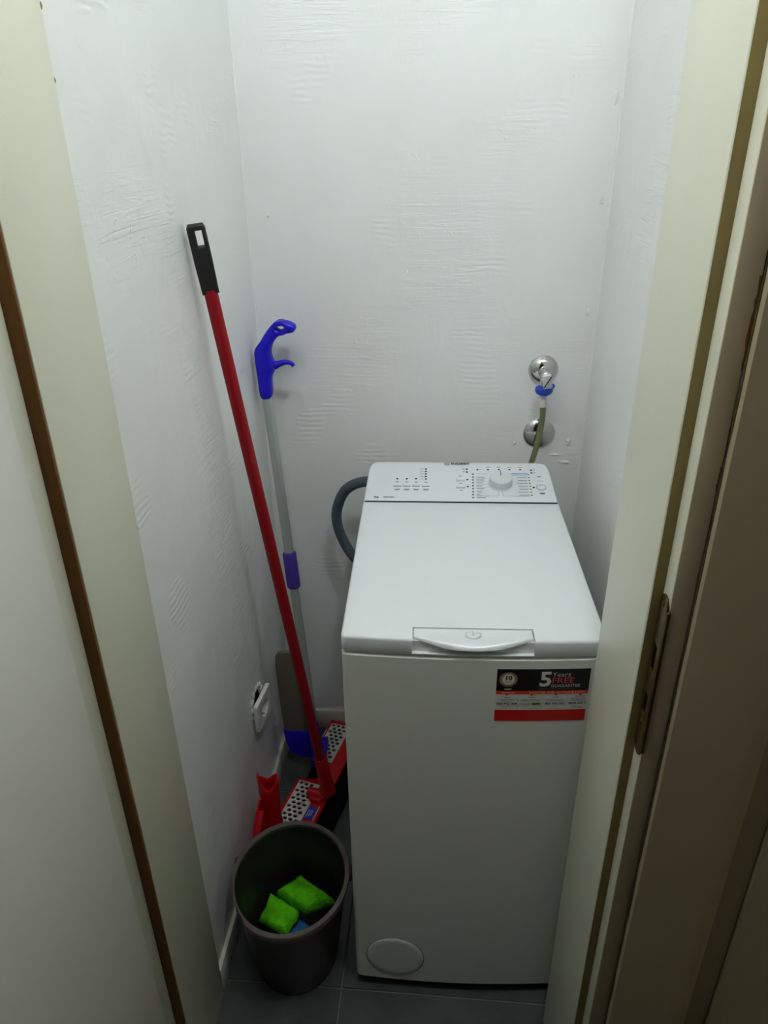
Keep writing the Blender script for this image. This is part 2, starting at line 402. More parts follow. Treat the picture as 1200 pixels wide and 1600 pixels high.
def stack(layers):
    """layers = [(outline, zfunc)]"""
    bm = bmesh.new(); rings = [[bm.verts.new((x, y, z(x, y) if callable(z) else z)) for x, y in P] for P, z in layers]
    for a, b in zip(rings, rings[1:]):
        n = len(a)
        for k in range(n): bm.faces.new((a[k], a[(k+1) % n], b[(k+1) % n], b[k]))
    bm.faces.new(rings[0]); bm.faces.new(rings[-1]); return bm
ZS = .8395
obj('cabinet', stack([(plan(.003), .024), (plan(0), .028), (plan(0), ZS-.003), (plan(.002), ZS-.001), (plan(.004), ZS)]), M['enamel'], wm)
obj('plinth', stack([(plan(.012), 0), (plan(.010), .0245)]), M['black'], wm)
# lid with fascia and handle recess
def ztop(d):
    return lambda x, y: .8712-d-.0016*min(1, max(0, (y-.0)/.46))+.0012*(1-(x/HW)**2)
YS = .4605
lid = obj('lid', stack([(plan(.0045, YS, rb=.002), ZS+.0006), (plan(.001, YS, rb=.002), ZS+.0028), (plan(0, YS, rb=.002), ZS+.005), (plan(0, YS, rb=.002), ztop(.0050)),
    (plan(.0007, YS, rb=.002), ztop(.0025)), (plan(.0022, YS, rb=.002), ztop(.0009)), (plan(.0045, YS, rb=.002), ztop(0)), (plan(.03, YS, rb=.002), ztop(-.0002))]), M['plast'], wm)
c1 = bx('c1', (-.0913, .0913, -.03, -.0010, ZS+.0065, .90), None, bev=0)
c2 = bx('c2', (-.0913, .0913, -.03, .0241, .8655, .90), None, bev=0)
c3 = shape('c3', [(-.0925, -.03), (.0925, -.03), (.0925, .012), (.06, .004), (-.06, .004), (-.0925, .012)], [], .03, 0, None, None, Matrix.Translation((0, 0, .86)))
bpy.data.objects.remove(c3)
c1.parent = c2.parent = wm
boolean(lid, [c1, c2])
# handle tab: curved front lip
hn = empty('handle', parent=wm)
def tabplan(ins, n=24):
    P = []; h = .0905-ins
    for k in range(n+1):
        x = -h+2*h*k/n; P.append((x, .0020-.0150*(1-(abs(x)/.0905)**2.2)+ins))
    P += [(h, .0235-ins), (-h, .0235-ins)]; return P
def tz(d):
    def g(x, y):
        t = max(0, min(1, (.012-y)/.022)); return .8722-d-.0095*t*t*(1-(abs(x)/.0905)**2)-.002*t
    return g
obj('handle_tab', stack([(tabplan(.003), tz(.0062)), (tabplan(.0005), tz(.0052)), (tabplan(0), tz(.004)), (tabplan(.0006), tz(.0018)), (tabplan(.002), tz(.0006)), (tabplan(.0045), tz(0))]), M['plast'], hn)
# raised ring emblem on the tab
bm = bmesh.new()
for k in range(28):
    a0, a1 = [math.radians(112+316*t/28) for t in (k, k+1)]
    ps = [(r*1.0*math.cos(a), .0085+r*.62*math.sin(a)) for a in (a0, a1) for r in (.0125, .0100)]
    q = [bm.verts.new((p[0], p[1], tz(-.0003)(*p))) for p in ps]; bm.faces.new((q[0], q[1], q[3], q[2]))
q = [bm.verts.new((x, y, tz(-.0003)(x, y))) for x, y in ((-.0014, .0075), (.0014, .0075), (.0014, .0175), (-.0014, .0175))]; bm.faces.new(q)
obj('emblem', bm, mat('embossed_grey', (206, 210, 211), .4), hn)

# control panel
KX = .2158
def zc(d, y0=.4625, z0=.8700):
    def g(x, y):
        z = z0+(min(y, .594)-y0)*KX
        z -= max(0, y-.594)**2*18
        return z-d
    return g
def cplan(ins, n=24):
    P = []; h = .1995-ins; rb = .024; yb = .604-ins
    hb = lambda y: h-.006*max(0, (y-.4625)/.14)      # sides draw in a little to the back
    P += [(-h, .4618+ins), (h, .4618+ins)]
    P += [(hb(y), y) for y in (.50, .54, .57)]
    P += [(hb(yb)-rb*(1-math.cos(a)), yb-rb*(1-math.sin(a))) for a in [PI/2*k/8 for k in range(9)]]
    P += [(-hb(yb)+rb*(1-math.sin(a)), yb-rb*(1-math.cos(a))) for a in [PI/2*k/8 for k in range(9)]]
    P += [(-hb(y), y) for y in (.57, .54, .50)]
    return P
cpn = obj('control_panel', stack([(cplan(0), ZS+.001), (cplan(0), zc(.006)), (cplan(.0008), zc(.003)), (cplan(.0026), zc(.0009)), (cplan(.0055), zc(0))]), M['plast'], wm)
tilt = math.atan(KX)
def CM(x, y, h=.0004): return Matrix.Translation((x, y, zc(0)(x, y)+h)) @ Matrix.Rotation(tilt, 4, 'X')
def bar(bm, x0, x1, y, hh, h=.0004):
    q = [bm.verts.new((x, yy, zc(0)(x, yy)+h)) for x, yy in ((x0, y-hh), (x1, y-hh), (x1, y+hh), (x0, y+hh))]; bm.faces.new(q)
def printed(name, items, m):
    bm = bmesh.new()
    for it in items: bar(bm, *it)
    o = obj(name, bm, m, cpn, smooth=False)
    if len(items) > 1: o['kind'] = 'stuff'
    return o
bx('panel_seam', (-.1965, .1965, .4600, .4622, .862, .8702), M['ink'], wm, bev=0)
# logo
bm = bmesh.new()
for k in range(24):
    a0, a1 = 2*PI*k/24, 2*PI*(k+1)/24
    q = [bm.verts.new((-.0250+r*math.cos(a), .5905+r*.95*math.sin(a), zc(0)(0, .5905+r*.95*math.sin(a))+.0007)) for a, r in ((a0, .0058), (a0, .0046), (a1, .0046), (a1, .0058))]; bm.faces.new(q)
bar(bm, -.0257, -.0243, .5905, .0030, .0007)
obj('logo_ring', bm, M['ink'], cpn, smooth=False)
text('logo_lettering', 'INDESIT', .0108, M['ink'], cpn, Matrix.Translation((-.0160, .5905, zc(0)(0, .5905)+.0011)) @ Matrix.Rotation(tilt*.85, 4, 'X'), bold=.00035, sx=1.05)
dots = [(-0.1316, 0.5367), (-0.1115, 0.537), (-0.0917, 0.5373), (-0.0709, 0.5716), (-0.0709, 0.5632), (-0.0709, 0.5548), (-0.0709, 0.5459), (-0.0708, 0.537), (0.0177, 0.5722), (0.0172, 0.5625), (0.0173, 0.5358), (0.0171, 0.5122), (0.0402, 0.5712), (0.0632, 0.5715), (0.0862, 0.5719), (0.1091, 0.5722), (0.1321, 0.5725), (0.1552, 0.5709), (0.1549, 0.5612), (0.1543, 0.5113)]
for x, y in dots:
    lt('indicator_light', [(0, .0009), (.0020, .0007), (.0024, 0)], M['black'], cpn, n=12, mtx=CM(x, y, 0))
# option buttons
for x0 in (-.1396, -.1198, -.1000, -.0797):
    bx('option_button', (-.0082, .0082, -.0042, .0042, -.001, .0014), M['plast'], cpn, bev=.0008, mtx=CM(x0+.0085, .5160, 0))
printed('button_outline', [(x0, x0+.017, .5107, .0005) for x0 in (-.1396, -.1198, -.1000, -.0797)], M['inkg'])  # grey line drawn for the thin shadow along each button
for y in (.5345, .5108):
    bx('option_button', (-.0078, .0078, -.0040, .0040, -.001, .0014), M['plast'], cpn, bev=.0008, mtx=CM(.0028, y+.0015, 0))
printed('button_outline', [(-.0065, .0115, .5300, .0004), (-.0065, .0115, .5065, .0004), (.0112, .0118, .5335, .0035), (.0112, .0118, .5100, .0035), (-.0068, -.0062, .5325, .0025), (-.0068, -.0062, .509, .0025)], M['inkg'])
# start button right
lt('start_button', [(0, .0022), (.0078, .0020), (.0086, .0012), (.0088, 0)], M['plast'], cpn, n=28, mtx=CM(.1697, .5116, 0))
bm = bmesh.new()
for k in range(28):
    a0, a1 = 2*PI*k/28, 2*PI*(k+1)/28
    q = [bm.verts.new((.1697+r*math.cos(a), .5116+r*math.sin(a), zc(0)(0, .5116+r*math.sin(a))+.0004)) for a, r in ((a0, .0105), (a0, .0096), (a1, .0096), (a1, .0105))]; bm.faces.new(q)
obj('button_ring', bm, M['inkb'], cpn, smooth=False)
printed('button_symbol', [(.1665, .1725, .5145, .0004, .0026), (.1665, .1671, .512, .0028, .0026), (.1722, .1728, .513, .0018, .0026)], M['inkg'])
printed('small_print', [(.1640, .1770, .5325, .0005), (.1655, .1735, .5478, .0011), (.1640, .1760, .4925, .0011), (.1655, .1745, .4895, .0008)], M['inkg'])
# tiny captions
it = []
for y in (.5716, .5632, .5548, .5459, .5370): it.append((-.0835 if y > .54 else -.0810, -.0748, y, .0006))
for x in (-.1316, -.1115, -.0917, -.0709): it += [(x-.0030, x+.0035, .5255, .0009), (x-.0055, x+.0065, .5010, .0008), (x-.0040, x+.0050, .4985, .0006)]
for x in (.0632, .0862, .1091, .1321): it.append((x-.0042, x+.0042, .5800, .0008))
it += [(.0440, .0475, .5712, .0006), (.160, .163, .5709, .0012), (.160, .163, .5612, .0010)]
it += [(.0000, .0060, .5475, .0010), (.0000, .0060, .5225, .0010), (-.0005, .0065, .4985, .0008)]
printed('caption', it, M['inkg'])
printed('caption', [(.0085, .0130, .5722, .0012), (.0085, .0130, .5625, .0012)], M['ink'])
# program table
rows = [.5544, .5445, .5346, .5247, .5148, .5049, .4950, .4851, .4752]
printed('program_icons', [(.0278-.0004*i, .0318-.0004*i, y, .0022) for i, y in enumerate(rows)], M['inkg'])
printed('program_list', [(.0365-.0004*i, .0365-.0004*i+w_, y, .0008) for i, (y, w_) in enumerate(zip(rows[1:], (.018, .016, .014, .012, .016, .012, .009, .019)))], M['ink'])
printed('program_list', [(.0375, .0600, .5560, .0006)], M['inkp'])
printed('program_lines', [(.0340, .0800, .4815, .0003), (.0797, .0803, .4885, .0072), (.0885, .0891, .4885, .0072), (.0888, .1435, .4815, .0003)]+[(.0355, .0600 if k > 2 else .0570, rows[k]-.0050, .00022) for k in range(1, 8)], M['inkg'])
printed('program_lines', [(.1120, .1430, rows[k]-.0050, .00022) for k in range(1, 8)], M['inkp'])
printed('program_list_blue', [(.1125, .1460, .5575, .0013), (.1095, .1440, .5520, .0008), (.1000, .1120, .5590, .0004)], M['inkb'])
printed('program_list', [(.1200+.002*(k % 3), .1430, rows[k], .0008) for k in range(1, 8)], M['inkg'])
printed('program_icons', [(.1460, .1490, y, .0019) for y in rows[:8]], M['inkg'])
text('capacity_print', '6kg', .0075, M['ink'], cpn, CM(-.1785, .4742, .0006), bold=.0001)
printed('model_print', [(-.1590, -.1480, .4742, .0013), (-.1470, -.1360, .4742, .0013)], M['inkg'])
# dial
dl = empty('program_dial', (0, 0, 0), 0, wm)
DM = CM(.0862, .5230, 0)
lt('dial_skirt', [(0, .0015), (.0262, .0015), (.0268, 0)], M['dial'], dl, n=48, mtx=DM)
bm = bmesh.new(); nn = 64; prof = [(1.0, 0), (1.0, .0010), (.985, .0150), (.95, .0172), (.86, .0185), (0, .0187)]
rings = []
for q_, z in prof[:-1]:
    rings.append([bm.verts.new(((.0240+(.0005 if (k % 4) < 2 else 0))*q_*math.cos(2*PI*k/nn), (.0240+(.0005 if (k % 4) < 2 else 0))*q_*math.sin(2*PI*k/nn), z)) for k in range(nn)])
for a, b in zip(rings, rings[1:]):
    for k in range(nn): bm.faces.new((a[k], a[(k+1) % nn], b[(k+1) % nn], b[k]))
bm.faces.new(rings[-1]); bmesh.ops.transform(bm, matrix=DM, verts=bm.verts)
obj('dial_knob', bm, M['dial'], dl, ang=28)
bm = bmesh.new(); q = [bm.verts.new(p) for p in ((-.0011, .004, .0189), (.0009, .004, .0189), (.0009, .0215, .0189), (-.0011, .0215, .0189))]; bm.faces.new(q)
bmesh.ops.transform(bm, matrix=DM, verts=bm.verts); tag(obj('pointer_mark', bm, M['inkb'], dl, smooth=False), 'blue pointer line')

# filter cover on the front
FC = (-.1215, .1000, .0560)
def fdisc(r0, r1, off, n=64, rings=5, sz=1.03):
    bm = bmesh.new(); R = []
    for i in range(rings+1):
        r = r0+(r1-r0)*i/rings
        R.append([bm.verts.new((FC[0]+r*math.cos(2*PI*k/n), fy(FC[0]+r*math.cos(2*PI*k/n))-off, FC[1]+sz*r*math.sin(2*PI*k/n))) for k in range(n)] if r > 1e-6 else [bm.verts.new((FC[0], fy(FC[0])-off, FC[1]))])
    for a, b in zip(R, R[1:]):
        for k in range(n):
            if len(a) == 1: bm.faces.new((a[0], b[k], b[(k+1) % n]))
            else: bm.faces.new((a[k], a[(k+1) % n], b[(k+1) % n], b[k]))
    return bm
fc = empty('filter_cover', parent=wm)
obj('groove', fdisc(FC[2]-.0002, FC[2]+.0008, .0002), M['ink'], fc)
bm = fdisc(0, FC[2]-.0012, .0012)
edge = [e for e in bm.edges if len(e.link_faces) == 1]; r = bmesh.ops.extrude_edge_only(bm, edges=edge)
for v in [g for g in r['geom'] if isinstance(g, bmesh.types.BMVert)]:
    v.co.y += .0011; v.co.x = FC[0]+(v.co.x-FC[0])*1.02; v.co.z = FC[1]+(v.co.z-FC[1])*1.02
obj('cover_disc', bm, M['enamel'], fc, ang=60)

# sticker on the front
st = empty('guarantee_sticker', parent=wm)
SX0, SX1, SZ0, SZ1 = .0378, .1795, .7190, .8215
def su(u): return SX0+(SX1-SX0)*u
def sv(v): return SZ1-(SZ1-SZ0)*v
def srect(bm, u0, u1, v0, v1, h):
    n = max(1, int((u1-u0)*16)); rows_ = []
    for v in (v1, v0):
        rows_.append([bm.verts.new((su(u0+(u1-u0)*k/n), fy(su(u0+(u1-u0)*k/n))-h, sv(v))) for k in range(n+1)])
    for k in range(n): bm.faces.new((rows_[0][k], rows_[0][k+1], rows_[1][k+1], rows_[1][k]))
def sband(name, rs, h, m):
    bm = bmesh.new()
    for r_ in rs: srect(bm, *r_, h)
    o = obj(name, bm, m, st, smooth=False)
    if len(rs) > 1: o['kind'] = 'stuff'
    return o
sband('paper', [(0, 1, 0, 1)], .0004, M['swhite'])
sband('black_band', [(0, 1, 0, .41)], .0006, M['sblack'])
sband('red_strip', [(0, 1, .41, .475)], .0006, M['sred2'])
sband('red_band', [(0, 1, .78, 1)], .0006, M['sred'])
sband('divider', [(.262, .268, .0, .41)], .0008, M['ink'])
sband('divider', [(.245, .249, .49, .76), (.515, .519, .49, .76), (.775, .779, .49, .78)], .0007, M['inkp'])
bm = bmesh.new()
for u in (.12, .39, .655, .92):
    q = [bm.verts.new((su(a), fy(su(a))-.0007, sv(v))) for a, v in ((u-.02, .475), (u, .51), (u+.02, .475))]; bm.faces.new(q)
obj('arrow', bm, M['sred2'], st, smooth=False)['kind'] = 'stuff'
def sdisc(name, u, v, rx, rz, h, m, r0=0.0, n=32):
    bm = bmesh.new()
    for k in range(n):
        a0, a1 = 2*PI*k/n, 2*PI*(k+1)/n
        q = [(su(u)+rx*f_*math.cos(a), sv(v)+rz*f_*math.sin(a)) for a, f_ in ((a0, r0), (a0, 1), (a1, 1), (a1, r0))]
        if r0 == 0: q = q[1:3]+[(su(u), sv(v))]
        bm.faces.new([bm.verts.new((x, fy(x)-h, z)) for x, z in q])
    return obj(name, bm, m, st, smooth=False)
sdisc('badge_ring', .125, .19, .0140, .0140, .0008, M['gold'], .74)
sdisc('badge', .125, .19, .0098, .0104, .0009, M['swhite'])
def stext(s, u, v, size, m, align='LEFT', bold=0, sx=1.0, name='lettering'):
    base = Matrix(((1, 0, 0, su(u)), (0, 0, 1, 0), (0, 1, 0, sv(v)), (0, 0, 0, 1)))
    return text(name, s, size, m, st, base, align, bold, lambda co: Vector((co.x, fy(co.x)-.0011, co.z)), sx)
stext('10', .125, .165, .0115, M['sblack'], 'CENTER', .0004)
stext('years', .125, .235, .0042, M['sblack'], 'CENTER')
sband('lettering', [(.09, .165, .365, .385)], .0009, M['swhite'])
stext('5', .455, .20, .0385, M['swhite'], 'LEFT', .0010, 1.05)
stext('Years', .590, .105, .0125, M['inkp'], 'LEFT', .0001)
stext('FREE', .590, .215, .0150, M['spink'], 'LEFT', .0001, 1.12)
stext('GUARANTEE', .585, .315, .0078, M['inkp'], 'LEFT', .0002, 1.0)
sband('small_print', [(.45, .85, .366, .374)], .0009, M['inkg'])
stext('REGISTER AND ACTIVATE NOW', .665, .443, .0058, M['sor'], 'CENTER', .0001, 1.02)
sband('lettering', [(.06, .21, .438, .452)], .0008, M['sor'])
sband('small_print', [(.09, .155, .527, .537), (.36, .43, .527, .537), (.62, .69, .527, .537), (.86, .97, .518, .528)], .0008, M['ink'])
sband('small_print', [(.06, .19, .575, .583), (.07, .18, .600, .607), (.275, .50, .580, .588), (.28, .49, .602, .609), (.55, .75, .580, .588), (.56, .74, .602, .609), (.82, .98, .560, .567), (.82, .98, .58, .586), (.82, .98, .60, .606), (.30, .46, .72, .726), (.61, .69, .72, .726), (.85, .96, .72, .726)], .0008, M['inkg'])
sband('small_print', [(.07, .18, .715, .722), (.07, .18, .738, .744), (.28, .50, .745, .751), (.55, .75, .748, .754), (.84, .97, .745, .751)], .0008, M['spink'])
stext('020 912 064', .125, .655, .0062, M['sblack'], 'CENTER', .00012)
stext('800 036 362', .650, .655, .0060, M['sblack'], 'CENTER', .0001)
stext('0848 220 3', .895, .652, .0060, M['sblack'], 'CENTER', .0001)
sband('small_print', [(.265, .39, .65, .672)], .0008, M['inkp'])
sband('green_button', [(.40, .50, .638, .682)], .0008, M['sgreen'])
sband('small_print', [(.41, .48, .655, .667)], .0010, M['sblack'])

# drain hose of the washer: corrugated loop behind the left side
pp = bez([(-.150, .602, .835), (-.205, .625, .838), (-.252, .640, .812), (-.2755, .648, .765), (-.2800, .650, .722), (-.268, .648, .675), (-.240, .640, .628), (-.19, .625, .59), (-.14, .612, .55)], 22)
rs = [.0118+(.0007 if k % 2 else 0) for k in range(len(pp))]
tb('drain_hose', pp, rs, M['hose'], wm, 18)

# ------------------------------------------------------------------ water tap, hose, lower rosette on the back wall
WALLM = lambda x, z: Matrix(((1, 0, 0, x), (0, 0, -1, YB), (0, 1, 0, z), (0, 0, 0, 1)))   # lathe axis -> -y (out of the wall)
tap = empty('water_tap', (.1610, YB, 1.0735)); tag(tap, 'chrome angle tap with lever and blue collar on the back wall', 'tap')
LM = Matrix(((1, 0, 0, 0), (0, 0, -1, 0), (0, 1, 0, 0), (0, 0, 0, 1)))
lt('rosette', [(0, .002), (.012, .016), (.016, .0150), (.024, .0110), (.0305, .0045), (.0328, .0005), (.0328, 0)], M['chrome'], tap, n=40, mtx=LM)
lt('valve_body', [(0, .064), (.006, .0635), (.0105, .060), (.0115, .054), (.0115, .030), (.0135, .029), (.0135, .022), (.011, .020), (.011, .010)], M['chrome'], tap, n=28, mtx=LM)
tb('outlet', [(-.001, -.046, -.002), (-.001, -.046, -.030)], .0095, M['chrome'], tap, 20)
lt('collar', [(0, .014), (.0090, .014), (.0125, .011), (.0185, .0070), (.0195, .001), (.0165, -.005), (.011, -.008), (0, -.008)], M['cblue'], tap, n=20, mtx=Matrix.Translation((-.001, -.046, -.034)))
hm = Matrix.Translation((.0010, -.072, -.004)) @ Matrix.Rotation(math.radians(-12), 4, 'Y') @ Matrix.Rotation(math.radians(14), 4, 'X')
M['lever'] = mat('pale_lever', (214, 214, 216), .25, metal=.35)
bx('lever', (-.0100, .0100, -.004, .004, -.018, .016), M['lever'], tap, bev=.003, seg=3, mtx=hm)
bx('lever_slot', (-.0011, .0011, -.0002, .0010, -.015, .014), M['ink'], tap, bev=0, mtx=hm @ Matrix.Translation((.001, -.0048, 0)) @ Matrix.Rotation(math.radians(38), 4, 'Y'))
lt('blue_cap', [(0, .005), (.004, .0045), (.0055, .002), (.0055, 0)], M['cblue'], tap, n=16, mtx=Matrix.Translation((.0135, -.066, -.0165)) @ LM)
wh = empty('water_hose', (.1600, YB-.046, 1.03)); tag(wh, 'olive green water hose running from the tap down behind the washing machine', 'hose')
tb('sleeve', [(0, 0, .006), (0, -.0005, -.026)], [.0082, .0074], M['clear'], wh, 18)
tb('hose', bez([(0, -.0005, -.015), (.0020, -.001, -.050), (-.0005, -.002, -.085), (-.0060, -.004, -.120), (-.0150, -.008, -.160), (-.0240, -.010, -.22), (-.025, -.012, -.32)], 10), .0064, M['olhose'], wh, 16)
ros = empty('wall_rosette', (.1640, YB, .9225)); tag(ros, 'domed chrome rosette on the back wall behind the hose below the tap', 'rosette')
lt('dome', [(0, .013), (.010, .0125), (.020, .0105), (.029, .0065), (.035, .0020), (.0365, 0)], M['chrome'], ros, n=44, mtx=LM)
lt('hub', [(0, .019), (.0055, .0185), (.0075, .016), (.0075, .011)], M['chrome'], ros, n=6, mtx=LM)

# marks in the plaster
bm = bmesh.new()
tube(bm, bez([(-.1080, YB, 1.0420), (-.1000, YB, 1.0180), (-.0877, YB, .9998), (-.0740, YB, .9860), (-.0608, YB, .9696), (-.0520, YB, .9500), (-.0423, YB, .9356)], 8), .0007, 5)
obj('plaster_ridge', bm, M['wall'], wall_back)
for (x, z, sx_, sz_) in ((.232, .905, .006, .010), (.225, .855, .012, .004), (.205, .872, .016, .002), (.243, 1.20, .004, .008), (.246, 1.42, .004, .009), (-.27, .555, .012, .004), (.252, 1.60, .003, .014), (-.43, 1.395, .004, .004), (.11, .9, .003, .003)):
    bm = bmesh.new(); bmesh.ops.create_icosphere(bm, subdivisions=3, radius=1)
    for v in bm.verts:
        n_ = noise.noise(v.co*1.8+Vector((x*50, z*50, 0))); v.co = Vector((x+v.co.x*sx_*(1+.5*n_), YB+v.co.y*.0028*(1+n_), z+v.co.z*sz_*(1+.5*n_)))
    obj('plaster_lump', bm, M['wall'], wall_back)
# corner bead: uneven filler where the walls meet
for nm, X, sgn, par in (('corner_filler', XR, -1, wall_right), ('corner_filler', XL, 1, wall_left)):
    bm = bmesh.new(); pts = []; rr = []
    for k in range(220):
        z = .07+k*.0104; pts.append((X+sgn*.0006*noise.noise(Vector((X, 2, z*6))), YB+.0006*noise.noise(Vector((5, X, z*7))), z)); rr.append(.0034+.0024*noise.noise(Vector((X*9, 4, z*14))))
    tube(bm, pts, rr, 8); obj(nm, bm, M['wall'], par)

# ------------------------------------------------------------------ power socket half out of the left wall
so = empty('power_socket', (XL+.0052, .4040, .348)); so.rotation_euler = (0, 0, math.radians(-6))
tag(so, 'white power socket hanging loose from the left wall', 'socket')
PM = Matrix(((0, 0, 1, .010), (1, 0, 0, 0), (0, 1, 0, 0), (0, 0, 0, 1)))     # local xy -> y,z ; normal +x
shape('cover_plate', stad(.090, .076, 5, .005), [circ(0, 0, .0225, 32)], .010, .002, M['sock'], so, PM)
lt('socket_insert', [(.0225, .0145), (.0215, .0150), (.0200, .0140), (.0195, -.002), (0, -.002)], M['sock'], so, n=32, mtx=Matrix(((0, 0, 1, 0), (1, 0, 0, 0), (0, 1, 0, 0), (0, 0, 0, 1))))
for s_ in (-1, 1):
    lt('pin_hole', [(0, .0004), (.0028, .0004), (.0028, 0)], M['dark'], so, n=14, mtx=Matrix(((0, 0, 1, -.0018), (1, 0, 0, s_*.0095), (0, 1, 0, 0), (0, 0, 0, 1))))
    bx('earth_clip', (.0, .0135, -.003, .003, .0175, .0190), M['alu'], so, bev=.0004, mtx=Matrix.Rotation(PI if s_ > 0 else 0, 4, 'X'))
bm = bmesh.new(); n = 20
f0 = [bm.verts.new((XL+.0008, .408+(.024+.008*noise.noise(Vector((k, 0, 1))))*math.cos(2*PI*k/n), .358+(.034+.006*noise.noise(Vector((k*1.3, 2, 1))))*math.sin(2*PI*k/n))) for k in range(n)]
bm.faces.new(f0); obj('socket_hole', bm, M['dark'], wall_left, smooth=False)
for k in range(14):
    a = 2*PI*k/14+.2; bm = bmesh.new(); bmesh.ops.create_icosphere(bm, subdivisions=2, radius=1)
    cyy, czz = .410+.043*math.cos(a), .356+.040*math.sin(a)
    for v in bm.verts: v.co = Vector((XL+v.co.x*.003, cyy+v.co.y*.007, czz+v.co.z*.008))+noise.noise_vector(v.co*2+Vector((k, 0, 0)))*.002
    obj('broken_plaster', bm, M['wall'], wall_left)

# ------------------------------------------------------------------ red flat mop with black grip
mop = empty('flat_mop', (-.3700, .5300, 0)); tag(mop, 'red-handled flat mop with black grip leaning against the left wall', 'mop')
mop_org = Vector((-.3700, .5300, 0))
A = Vector((-.4545, .3130, 1.4250))-mop_org; B = Vector((-.3230, .4270, .060))-mop_org
dv = (A-B).normalized(); LL = (A-B).length
tb('pole', [B+dv*.02, B+dv*LL*.5, A-dv*.108], [.0120, .0118, .0115], M['red'], mop, 24)
# grip: flattened, with a hanging slot
gx = Vector((.10, .55, 0)); gx = (gx-dv*gx.dot(dv)).normalized(); gx = Vector((.95, .31, 0)); gx = (gx-dv*gx.dot(dv)).normalized(); gn = gx.cross(dv).normalized()
GM = Matrix(((gx.x, dv.x, gn.x, (A-dv*.062).x), (gx.y, dv.y, gn.y, (A-dv*.062).y), (gx.z, dv.z, gn.z, (A-dv*.062).z), (0, 0, 0, 1)))
out = [(-.0140, -.052), (.0140, -.052), (.0150, .0), (.0150, .052), (.0120, .058), (-.0120, .058), (-.0150, .052), (-.0150, .0)]
tag(shape('grip', out, [rect(.0025, .036, .0105, .024)], .018, .004, M['black'], mop, GM), 'black plastic grip with a hanging slot')
tb('socket_neck', [B+dv*.0, B+dv*.03, B+dv*.12, B+dv*.125], [.0200, .0175, .0155, .0142], M['redp'], mop, 20)
# head
HA = math.radians(-14)      # long axis turned from y
HMx = Matrix.Translation(Vector((-.3550, .5090, 0))-mop_org) @ Matrix.Rotation(HA, 4, 'Z')
def rrect(w_, h_, r): return stad(w_, h_, 6, r)
hw_, hl_ = .1000, .388
def window(x0, x1, y0, y1, yflip):
    # honeycomb of holes inside the window
    holes = []; px_, py_ = .0148, .0128; j = 0; y = y0+.0070
    while y < y1-.005:
        x = x0+.0072+(px_/2 if j % 2 else 0)
        while x < x1-.006:
            holes.append([(x+.0064*math.cos(a), y+.0053*math.sin(a)) for a in [2*PI*k/6 for k in range(6)]]); x += px_
        y += py_; j += 1
    return holes
wx0, wx1 = -.043, .014
wins = []
for s_ in (1, -1):
    ya, yb_ = (.040, .182) if s_ > 0 else (-.182, -.040)
    wins.append([(wx0, ya), (wx1, ya), (wx1, yb_), (wx0, yb_)] if s_ > 0 else [(wx0, ya), (wx1, ya), (wx1, yb_), (wx0, yb_)])
shape('head_frame', [(-.047, -.194), (.047, -.194), (.050, -.190), (.050, .190), (.047, .194), (-.047, .194), (-.050, .190), (-.050, .040), (-.044, .034), (-.010, .030), (-.004, .020), (-.004, -.016), (-.010, -.028), (-.044, -.033), (-.050, -.040), (-.050, -.190)], wins, .012, .002, M['redp'], mop, HMx @ Matrix.Translation((0, 0, .0300)))
for s_, wn in zip((1, -1), wins):
    ya, yb_ = wn[0][1], wn[2][1]
    shape('mesh_insert', [(wx0, ya), (wx1, ya), (wx1, yb_), (wx0, yb_)], window(wx0, wx1, ya, yb_, s_), .005, .0003, M['mopwhite'], mop, HMx @ Matrix.Translation((0, 0, .0325)))
bm = bmesh.new(); box(bm, -.038, .088, -.198, .198, .0, .022, bev=.008, seg=3)
for v in bm.verts: v.co += noise.noise_vector(v.co*30)*.003*(1 if v.co.z > .004 else 0); v.co.z = max(v.co.z, .0005)
bmesh.ops.transform(bm, matrix=HMx, verts=bm.verts); tag(obj('mop_pad', bm, M['pad'], mop), 'black fabric pad under the head')
bx('joint', (.010, .046, -.020, .020, .034, .050), M['redp'], mop, bev=.007, seg=3, mtx=HMx @ Matrix.Translation((-.004, -.080, 0)))
tb('hinge_pin', [HMx @ Vector((-.000, -.080, .048)), HMx @ Vector((.048, -.080, .048))], .013, M['redp'], mop, 16)
bx('printed_label', (.0165, .0365, -.150, -.112, .0362, .0366), M['cblue'], mop, bev=0, mtx=HMx)
M['silverp'] = mat('pale_print', (190, 205, 220), .4)
for k in range(3):
    bx('label_print', (.0195+.005*k, .0215+.005*k, -.146+.004*k, -.122, .0367, .0369), M['silverp'], mop, bev=0, mtx=HMx)
bx('label_print', (.0395, .0425, -.150, -.105, .0361, .0365), M['silverp'], mop, bev=0, mtx=HMx)
bx('label_print', (-.0480, -.0460, .10, .150, .0361, .0365), M['silverp'], mop, bev=0, mtx=HMx)

